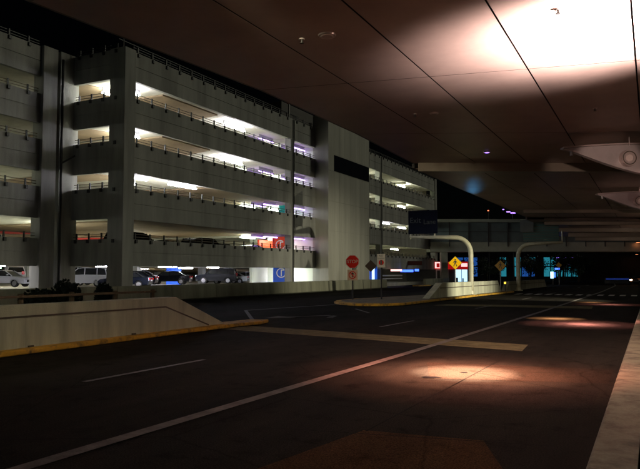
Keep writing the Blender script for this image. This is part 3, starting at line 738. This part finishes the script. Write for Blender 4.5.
for k in (4,3,2,1):
    for j,(x,y) in enumerate(((-33.6,55.2),(-35.0,55.2),(-36.4,55.4),(-32.9,60.6),(-34.3,60.6),(-35.9,60.8))):
        tube_light(k,x,y+(.9 if k < 3 and j < 3 else 0),2.6,'tube_g' if j in (2,5) else 'tube_v',f'lobby tube, {["front","middle","rear"][j%3]} of three {"left" if j<3 else "right"} of the thin pillar, {lv[k]}',grp='violet tubes by the garage lobby')
for k,y in ((2,24),(3,22),(1,29.5),(4,20)): tube_light(k,-44,y,1.8,'tube_w',f'lone white tube behind the left facade, {lv[k]}')
for y,w_ in ((38,'beside the corner column'),(52,'above the long black saloon'),(67,'above the black estate')): tube_light(0,-37.5,y,1.8,'tube_p',f'short violet-white tube {w_}, ground level')
tube_light(0,-34.5,60.2,2.4,'tube_w','white tube over the lobby on the ground level')
tube_light(1,-35,95,3,'tube_w','white tube in the far bay right of the stair tower, second level')
tube_light(1,-42,36.5,2.4,'tube_w','white tube behind the corner column, second level')
tube_light(4,-35.0,34.6+1,1.4,'tube_w','white tube seen through the narrow side opening, top level')
tube_light(3,-34.8,36.5,1.4,'tube_w','white tube seen through the narrow side opening, fourth level')
tube_light(2,-34.8,37.5,1.4,'tube_w','white tube seen through the narrow side opening, third level')
for j,(x,y) in enumerate(((-46,50),(-47,78),(-60,40),(-58,66),(-39,70))):
    tube_light(1,x,y,2.4,'tube_w',['warm tube deep in the wide bay, second level','warm tube deep behind the stair tower, second level','warm tube deep behind the recessed column, second level','warm tube far behind the red panel, second level','warm tube behind the lobby, second level'][j])
tube_light(2,-48,30,2.4,'tube_w','dim white tube behind the left facade, third level')
tube_light(1,-44,20,2.4,'tube_w','dim white tube behind the left facade, second level')
for j,(x,y) in enumerate(((-40,30),(-56,42),(-47,60),(-60,52),(-44,75),(-62,70),(-38,46),(-45,90),(-56,36))):
    tube_light(0,x,y,2.4,'tube_p' if j%2==0 else 'tube_w',['white tube above the white hatchback at the far left, ground level','violet tube above the white off-roader, ground level','violet tube between the dark saloons, ground level','white tube deep behind the dark saloons, ground level','violet tube above the silver car, ground level','white tube deep behind the silver car, ground level','violet tube above the parked navy car, ground level','white tube in the far bay, ground level','violet tube deep behind the white off-roader, ground level'][j])

# low wall in front of the garage
r = empty('low_wall', (-28.7,40,0), label='long low olive concrete wall along the foot of the garage', cat='wall')
for a in range(-10,75,5):
    m1 = MB(); b = min(a+4.97, 74.8); m1.prism([(-.15,a-40,0),(.22,a-40,0),(.15,a-40,.9),(.10,a-40,1.05),(-.15,a-40,1.05)],(0,b-a,0)); m1.build('wall_segment','low_wall',r)
r = empty('low_wall', (-28.7,96,0), label='short low concrete wall past the garage driveway', cat='wall')
m1 = MB(); m1.box(-.15,-6,0,.2,6,.95); m1.build('wall_segment','low_wall',r)
mb = MB(); mb.prism([(-31.6,-14,0),(-28.4,-14,0),(-28.4,74.8,0),(-31.6,74.8,0)],(0,0,.08)); structure(mb,'verge',mat('planted_verge',(.07,.07,.045),.95,noise=.5,nscale=2))
mb = MB(); mb.prism([(-28.6,84.5,0),(-27.6,84.5,0),(-27.6,89.5,0),(-28.6,89.5,0)],(0,0,.14)); tag(mb.build('kerb','yellow_kerb'),kind='structure')

# driveway of the garage, blue lit doorway and signs
r = empty('pay_booth', (-32.6,78.2,.0), label='blue-lit booth in the garage driveway right of the stair tower', cat='booth')
m1 = MB(); m1.box(-1.3,.6,0,1.2,.8,2.6); m1.build('back_panel', mat('booth_blue',(.02,.1,.4),.5,emit=(.01,.07,.4),estr=.5), r)
m1 = MB(); m1.box(-.9,-.3,2.15,.7,-.05,2.5); m1.build('lit_header','neon_blue',r)
m1 = MB(); m1.box(-.25,-.2,.4,.25,.1,1.7); m1.build('ticket_machine','neon_white',r)
m1 = MB(); m1.box(.85,-.25,0,1.1,.05,2.5); m1.build('side_post','neon_white',r)
def boxsign(loc, w, hgt, m, label, name='lit_sign', cat='lit sign', rz=R(20)):
    r = empty(name, loc, rz=rz, label=label, cat=cat)
    m1 = MB(); m1.box(-w/2-.05,0,-.04,w/2+.05,.15,hgt+.04); m1.build('case','black',r)
    m1 = MB(); m1.box(-w/2,-.012,0,w/2,-.003,hgt); m1.build('face',m,r)
    return r
boxsign((-30.8,84.3,2.0),1.5,.28,'neon_pink','small pink-white lit sign over the garage driveway')
boxsign((-30.8,88.6,1.9),1.8,.34,'neon_blue','blue lit sign over the garage driveway, right of the pink one')
boxsign((-30.8,93.0,2.0),.6,.34,'neon_blue','small blue lit sign at the right end of the garage driveway')
boxsign((-31.0,91.2,2.9),3.0,.55,'shop_dark_red','dull red sign on the garage spandrel above the driveway')
m1 = MB(); m1.box(-.1,-4,.5,.1,4,.62); m1.box(-.1,-4,.9,.1,4,1.1)
tag(m1.build('vehicle_barrier','neon_white' if False else 'white_p',loc=(-33.5,90,.4)),'pale horizontal bars across the garage driveway','barrier')

# ------------------------------------------------------------ cars
def car(loc, rz, paint, label, kind='sedan', group='cars parked on the ground level of the garage', scale=1.0, lit=False):
    r = empty('parked_car', loc, rz=rz, label=label, cat='car', group=group)
    suv = kind == 'suv'
    Lh = 2.3 if not suv else 2.35; W2 = .90 if not suv else .95
    if suv:
        low = [(-2.33,.42),(-2.38,.75),(-2.33,1.12),(-.0,1.16),(1.05,1.12),(2.2,.98),(2.36,.80),(2.36,.42)]
        roof = [(-2.28,1.12),(-2.05,1.70),(-1.6,1.80),(.2,1.80),(.55,1.72),(1.25,1.12)]
        wr = .37
    else:
        low = [(-2.3,.38),(-2.36,.65),(-2.3,.98),(-1.4,1.0),(.9,.95),(2.1,.80),(2.32,.62),(2.3,.36)]
        roof = [(-1.75,.98),(-1.05,1.40),(-.6,1.46),(.15,1.46),(.45,1.38),(1.15,.94)]
        wr = .33
    axf, axr = 1.42, -1.40
    # lower body with arches cut as outline bumps
    def arch(cx_):
        return [(cx_+ (wr+.07)*math.cos(a), .34+ (wr+.07)*math.sin(a)) for a in [R(d) for d in range(0,181,20)]]
    base = [(2.3,.30)] + [(x,max(z,.28)) for x,z in arch(axf)] + [(x,max(z,.28)) for x,z in arch(axr)] + [(-2.28,.30)]
    outline = [(x,z) for x,z in low] + base
    b = MB()
    secs = [(-W2,.90),(-W2+.08,1.0),(W2-.08,1.0),(W2,.90)]
    rings = []
    for yy, s in secs:
        rings.append([b.bm.verts.new((x*(.985 if s < 1 else 1), yy, z if z < .6 else .6+(z-.6)*s)) for x,z in outline])
    for a_, b_ in zip(rings, rings[1:]):
        for i in range(len(outline)): b.bm.faces.new([a_[i],a_[(i+1)%len(outline)],b_[(i+1)%len(outline)],b_[i]])
    b.bm.faces.new(rings[0]); b.bm.faces.new(list(reversed(rings[-1])))
    bmesh.ops.triangulate(b.bm, faces=[f for f in b.bm.faces if len(f.verts) > 4])
    body = b.build('body', paint, r)
    # roof shell
    b = MB(); top = [p for p in roof if p[1] > (1.3 if not suv else 1.6)]
    b.prism([(x,-W2*.74,z) for x,z in top]+[(x,-W2*.74,z-.05) for x,z in reversed(top)],(0,W2*1.48,0)); b.build('roof',paint,body)
    # pillars
    zt = 1.76 if suv else 1.42
    for sy in (-1,1):
        for (x0,x1) in (((roof[-1][0],roof[-2][0])),(roof[0][0],roof[1][0]),(-.15,-.12)) + (((-1.35,-1.30),) if suv else ()):
            b = MB(); b.tube([(x0,sy*W2*.93,low[3][1]-.04),(x1,sy*W2*.735,zt-.03 if abs(x1)<1.4 or suv else 1.38)],.045,6); b.build('pillar',paint,body)
    # greenhouse
    b = MB(); n = len(roof)
    la = [b.bm.verts.new((x*.985,-(W2*.92 if z < 1.15 else W2*.735),z-.012)) for x,z in roof]
    lb = [b.bm.verts.new((x*.985,(W2*.92 if z < 1.15 else W2*.735),z-.012)) for x,z in roof]
    b.bm.faces.new(la); b.bm.faces.new(list(reversed(lb)))
    for i in range(n-1): b.bm.faces.new([la[i],la[i+1],lb[i+1],lb[i]])
    b.bm.faces.new([la[-1],la[0],lb[0],lb[-1]])
    b.build('window','glass',r)
    for cx_ in (axf,axr):
        for sy in (-1,1):
            b = MB(); b.tube([(cx_,sy*(W2-.22),wr),(cx_,sy*(W2-.20),wr),(cx_,sy*(W2-.02),wr),(cx_,sy*W2,wr)],[wr*.96,wr,wr,wr*.95],20); w = b.build('wheel','tyre',r)
            b = MB(); b.tube([(cx_,sy*(W2+.002),wr),(cx_,sy*(W2+.012),wr)],[wr*.62,wr*.56],14); b.build('rim','rim',w)
    for sy in (-1,1):
        b = MB(); zz = .72 if not suv else .88; b.box(2.12,sy*.62-.17,zz-.09,2.385 if not suv else 2.41,sy*.62+.17,zz+.08) ; b.build('headlight','lamp_ob' if (lit and sy<0) else 'hl',r,bevel=.03)
        b = MB(); b.box(-2.395,sy*W2*.72-.14,zz,-2.25,sy*W2*.72+.14,zz+(.34 if suv else .18)); b.build('taillight','tl',r,bevel=.02)
        b = MB(); b.box(.78,sy*(W2+.14)-.09,(1.16 if suv else 1.0),.92,sy*(W2+.14)+.09,(1.30 if suv else 1.12)); b.build('mirror',paint,r,bevel=.03)
    b = MB(); b.box(2.30,-.45,.42,2.385,.45,.62); b.build('grille','black',r)
    b = MB(); b.box(-2.40,-.26,.62,-2.375,.26,.76); b.build('number_plate','white_p',r)
    r.scale = (scale,)*3
    return r
L180 = math.pi
gz = .455
car((-50.5,39.4,gz+.15), R(20), 'car_white', 'white saloon cut off by the left edge of the photo, ground level')
car((-62.0,49.4,gz+.3), R(160)+R(-12), 'car_white', 'white off-roader with dark windows left of the recessed column, ground level','suv')
car((-54.8,50.8,gz+.05), R(200), 'car_red', 'dark red car partly hidden by the recessed column, ground level')
car((-48.5,46.8,gz+.05), L180+R(24), 'car_white', 'white off-roader facing left between the two big columns, ground level','suv')
car((-43.4,46.6,gz-.0), L180+R(28), 'car_navy', 'dark navy car in front of the white off-roader, ground level')
car((-45.3,49.6,gz+.1), L180+R(30), 'car_black', 'small dark car directly right of the corner column, ground level')
car((-47,57.2,gz+.1), L180+R(27), 'car_black', 'long black saloon left of the plain blue pillar, ground level')
car((-45.6,64.0,gz+.1), L180+R(27), 'car_black', 'black estate right of the plain blue pillar, ground level','suv')
car((-46.5,71.5,gz), L180+R(27), 'car_silver', 'silver saloon right of the black estate, ground level')
car((-46.5,75.6,gz), L180+R(30), 'car_navy', 'dark car left of the blue ring-emblem pillar, ground level')
car((-57,63,gz), L180+R(15), 'car_silver', 'silver car behind the black cars, ground level')
car((-43,88,gz), R(-40), 'car_black', 'dark car in the garage driveway behind the blue lit signs')
car((-57.5,41.2,gz+.5), R(195), 'car_white', 'white saloon behind the one cut off by the left edge of the photo')
car((-46.5,67.8,gz), L180+R(27), 'car_silver', 'silver saloon tucked between the black estate and the silver one, ground level')
car((-54,60.5,gz+.2), R(10), 'car_white', 'white saloon behind the plain blue pillar, ground level')
car((-55,52.5,gz+.2), R(15), 'car_white', 'white off-roader behind the long black saloon, ground level','suv')
g2l = 'cars parked on the second level of the garage'
car((-35.6,48.0,3.08), R(90), 'car_black', 'dark off-roader peeping over the second-level wall in the wide bay','suv',g2l)
car((-35.4,55.5,3.08), R(90), 'car_silver', 'silver saloon behind the second-level wall left of the red panel','sedan',g2l)
car((-35.2,38.6,3.08), R(90), 'car_black', 'dark off-roader beside the corner column on the second level','suv',g2l)
car((-36.6,43.2,3.08), R(90), 'car_white', 'white car low behind the second-level wall, left of the dark off-roader','sedan',g2l)
car((-40.6,29.5,3.12), R(100), 'car_silver', 'silver off-roader over the second-level wall left of the recessed column','suv',g2l)
car((-41.0,24.0,3.12), R(95), 'car_navy', 'dark blue off-roader over the second-level wall near the left edge','suv',g2l)
car((-36,92,6.08), R(90), 'car_black', 'dark off-roader on the third level in the far bay','suv','cars on the upper decks of the garage')
car((-2.3,112,0), R(-90), 'car_black', 'distant car with an orange lamp at the right edge of the road','sedan','traffic far down the road',lit=True)
# the off lamp of the distant car
# bushes in front of the low wall
def shrub(loc, rx, h, label):
    r = empty('shrub', loc, label=label, cat='shrub', group='dark shrubs behind the brown rail')
    m1 = MB()
    for i in range(1300):
        v = Vector((random.gauss(0,1),random.gauss(0,1),random.gauss(0,1))).normalized()*random.uniform(.3,1.25)**.6
        c = Vector((v.x*rx, v.y*rx, h*.5+v.z*h*.5)); s = .09
        a = Vector((random.uniform(-1,1),random.uniform(-1,1),random.uniform(-1,1))).normalized(); b = a.orthogonal().normalized()
        m1.poly([c-a*s, c+b*s*.6, c+a*s, c-b*s*.6])
    m1.build('foliage','leaf',r)
    m1 = MB()
    for i in range(5): m1.tube([(0,0,0),(random.uniform(-.3,.3)*rx,random.uniform(-.3,.3)*rx,h*.6)],[.03,.012],6)
    m1.build('stem','bark',r)
shrub((-24.7,22.6,0),.65,1.45,'broad dark shrub behind the rail below the white off-roader')
shrub((-24.9,25.2,0),.42,1.3,'small dark shrub below the corner column')
shrub((-24.4,20.8,0),.75,1.1,'low dark shrub left of the broad one, behind the rail')

# ------------------------------------------------------------ footbridge and background
BD = Vector((1,.5,0)).normalized(); brz = math.atan2(.5,1)
fb = empty('footbridge', (-31.2,100.9,0), rz=brz, label='long dim enclosed footbridge spanning the road at the back', cat='footbridge')
BL = 46
m1 = MB(); m1.box(0,0,5.1,BL,4,5.9); m1.box(0,0,9.75,BL,4,10.25); m1.box(0,.15,5.9,BL,.25,6.6); m1.build('deck_and_roof','bridge',fb)
n = 15
for i in range(n):
    x0, x1 = BL*i/n+.08, BL*(i+1)/n-.08
    m1 = MB(); m1.box(x0,.18,6.62,x1,.24,9.73); m1.build('glass_panel','bridge_glass',fb)
for i in range(n+1):
    x = BL*i/n; m1 = MB(); m1.box(x-.07,.02,5.905,x+.07,.3,9.745); m1.build('mullion','mullion',fb)
m1 = MB(); m1.box(0,.06,8.2,BL,.14,8.28); m1.build('handrail','mullion',fb)
m1 = MB(); m1.box(0,3.8,5.9,BL,3.95,9.75); m1.build('rear_wall','bldg',fb)
for x in (2.5,43):
    m1 = MB(); m1.box(x-.5,1.2,0,x+.5,2.8,5.1); m1.build('pier','bridge',fb)
# shop below the bridge's left end
sh = empty('shop', (-32.4,103.4,0), rz=R(22), label='small shop with red lit fascia behind the barrier wedge', cat='shop')
m1 = MB(); m1.box(-3.4,.3,0,6.6,4,3.6); m1.build('wall','bldg',sh)
m1 = MB(); m1.box(1.1,.0,2.35,6.4,.28,3.55); m1.build('fascia','shop_red',sh)
m1 = MB(); m1.box(-3.2,.0,2.35,1.08,.28,3.5); m1.build('unlit_fascia','shop_dark_red',sh)
m1 = MB(); m1.box(1.15,-.03,2.5,2.1,-.003,3.5); m1.box(5.3,-.03,2.75,6.3,-.003,3.3); m1.build('fascia_panel','shop_white',sh)
m1 = MB(); m1.box(1.4,-.04,2.65,1.9,-.032,3.3); m1.build('fascia_logo','shop_red',sh)
m1 = MB(); m1.box(4.4,.22,.35,5.35,.29,2.3); m1.box(5.45,.22,.1,6.3,.29,2.3); m1.build('lit_window','shop_win',sh)
m1 = MB(); m1.box(1.3,.2,0,1.5,.29,2.34); m1.box(2.5,.2,0,2.85,.29,2.34); m1.box(3.2,.2,0,3.3,.29,2.34); m1.box(1.5,.2,2.15,3.3,.285,2.34); m1.build('door_frame', 'white_p', sh)
m1 = MB(); m1.box(4.5,.1,.3,4.8,.19,1.0); m1.box(5.5,.1,.1,5.7,.19,.9); m1.build('window_display','black',sh)

bb = empty('distant_building', (-38,150,0), rz=R(20), label='dark building with cyan lit windows beyond the footbridge', cat='building')
m1 = MB(); m1.box(-12,0,0,42,10,11); m1.build('wall','bldg',bb)
rs = random.Random(4)
for i in range(17):
    x = -2+i*1.6
    if rs.random() < .8:
        for (z0,z1) in ((.9,3.0),(3.3,5.2)):
            if rs.random() < .82:
                m1 = MB(); m1.box(x,-.06,z0,x+1.35,-.003,z1); m1.build('window', 'cyan_win' if rs.random()<.9 and i > 2 else 'blue_win', bb)
# distant hedge / trees
def tree(loc, h, rc, label, lm='leaf', nl=1500):
    r = empty('tree', loc, label=label, cat='tree', group='dark trees beyond the footbridge')
    m1 = MB(); m1.tube([(0,0,0),(.1,.05,h*.35),(.0,.15,h*.6)],[h*.035,h*.026,h*.015],8)
    cl = []
    for i in range(9):
        a = random.uniform(0,6.28); d = random.uniform(.2,.85)*rc; z = random.uniform(.42,.9)*h
        cl.append((Vector((d*math.cos(a),d*math.sin(a),z)), random.uniform(.3,.55)*rc))
        m1.tube([(.05,.1,h*random.uniform(.35,.55)),(d*.5*math.cos(a),d*.5*math.sin(a),z*.85),(d*math.cos(a),d*math.sin(a),z)],[h*.013,h*.008,h*.003],5)
    m1.build('trunk','bark',r)
    m1 = MB()
    for i in range(nl):
        c0, rr = random.choice(cl)
        v = Vector((random.gauss(0,.5),random.gauss(0,.5),random.gauss(0,.4)))*rr; c = c0+v; s = random.uniform(.10,.22)
        a = Vector((random.uniform(-1,1),random.uniform(-1,1),random.uniform(-1,1))).normalized(); b = a.orthogonal().normalized()
        m1.poly([c-a*s, c+b*s*.6, c+a*s, c-b*s*.6])
    m1.build('crown',lm,r)
for i,(x,y,h,rc,lab) in enumerate(((-24.5,121,4.6,1.9,'round dark tree directly left of the second curved pole'),(-31,124,4.2,1.6,'small dark tree beside the red-fronted shop'),(-19.5,128,5.2,2.4,'broad dark tree directly right of the second curved pole'),(-15.0,131,5.4,2.3,'dark tree below the tip of the green sign'),(-13.6,148,5.6,2.6,'dark tree behind the lit white-blue kiosk'),(-36,118,4.0,1.5,'small dark tree left of the dim yellow crossing sign'),(-9.0,165,6.0,3.0,'farthest dark tree at the end of the road'),(-18,152,6,3,'dark tree behind the three violet lamps'),(-28,126,5.0,2.2,'spreading dark tree in front of the cyan windows'),(-22,138,5.4,2.4,'dark tree just behind the top of the second curved pole'),(-12,128,4.6,2.0,'dark tree to the right of the glowing kiosk'))):
    tree((x,y,0),h,rc,lab,'leaf' if i%2 else 'leaf2')
# far street lamps
def street_lamp(loc, h, heads, label, m='lamp_v', r0=.16, energy=0):
    r = empty('street_lamp', loc, label=label, cat='street lamp', group='violet street lamps beyond the footbridge')
    m1 = MB(); m1.tube([(0,0,0),(0,0,h)],[.12,.07],8); m1.build('pole','rail',r)
    for (dx,dz,sz) in heads:
        m1 = MB(); m1.tube([(0,0,h-.1),(dx,0,h+dz)],.035,6); m1.tube([(dx,0,h+dz+.0),(dx,0,h+dz+.1)],[sz,sz*.4],12); a = m1.build('lamp_arm','rail',r)
        m1 = MB(); m1.tube([(dx,0,h+dz-.16),(dx,0,h+dz-.003)],[sz*.75,sz*.95],12); m1.build('lens',m,a)
    return r
street_lamp((-24.0,131,0),13.4,[(-.75,.25,.42),(.15,.0,.62),(.95,.3,.40),(-1.7,.75,.2)],'tall violet multi-head lamp rising behind the footbridge')
street_lamp((-17.6,143,0),4.9,[(.3,0,.27)],'violet lamp, leftmost of the three in a row under the footbridge')
street_lamp((-16.1,143,0),4.85,[(.3,0,.22)],'violet lamp, middle of the three in a row under the footbridge')
street_lamp((-14.9,145,0),5.0,[(.3,0,.26)],'violet lamp, rightmost of the three in a row under the footbridge')
street_lamp((-16.2,150,0),3.6,[(.3,0,.14)],'faint small lamp below the three violet lamps')
street_lamp((-29.5,135,0),14.4,[(0,0,.16)],'small red beacon mast left of the violet multi-head lamp','lamp_r')
k = empty('kiosk', (-13.3,104,0), rz=R(20), label='small glowing white-blue kiosk panel by the road far off', cat='kiosk')
m1 = MB(); m1.box(-.4,.0,.9,.42,.25,2.0); m1.build('case','black',k)
m1 = MB(); m1.box(-.36,-.02,.95,.1,-.003,1.95); m1.build('lit_face','kiosk',k)
m1 = MB(); m1.box(.12,-.02,1.1,.38,-.003,1.85); m1.build('blue_face','neon_blue',k)
m1 = MB(); m1.box(-.1,.05,0,.1,.2,.9); m1.build('leg','rail',k)
boxsign((-12.9,106,2.25),.7,.28,'neon_blue','tiny blue lit sign just above the glowing kiosk')
m1 = MB(); m1.box(-1.9,0,0,2.4,.4,.95); bw = m1.build('barrier','bldg',loc=(-5.2,119.5,0),rz=R(20)); tag(bw,'low dark roadside barrier topped by a blue light strip, far right','barrier')
m1 = MB(); m1.box(-1.8,-.02,.62,2.3,-.003,.86); m1.build('light_strip','blue_strip',bw)
mb = MB(); mb.box(-60,-.5,0,60,6,12); o = mb.build('distant_building',mat('far_dark_wall',(.03,.03,.035),.9),loc=(10,200,0),rz=R(10)); tag(o,'long unlit building closing the view at the end of the road','building')
# bollards by second gantry
e = empty('bollard', (-12.9,66.0,0), label='short dark bollard with yellow lit top at the foot of the second curved pole', cat='bollard')
m1 = MB(); m1.tube([(0,0,0),(0,0,.75)],.08,10); m1.build('shaft','rail',e)
m1 = MB(); m1.tube([(0,0,.753),(0,0,.93)],.10,10); m1.build('lit_top',mat('yellow_lens',(.8,.6,.1),.4,emit=(1,.6,.05),estr=2),e)
# unseen street lamp added off-frame at the left for cool light on the side wall
sl = empty('street_lamp', (-24.5,2,0), label='added tall cool street lamp left of the frame lighting the garage side', cat='street lamp')
m1 = MB(); m1.tube([(0,0,0),(0,0,10)],[.13,.08],10); m1.build('pole','rail_g',sl)
m1 = MB(); m1.box(-.3,-.2,9.95,.5,.2,10.1); m1.build('lamp_head','housing',sl)
lamp('SPOT','lamp_light', sl, (0,0,9.85), 300, (.55,.75,1.0), target=(-8,30,0), spot_size=R(150), spot_blend=.6, shadow_soft_size=.3)
S.render.resolution_x = 1024; S.render.resolution_y = 750
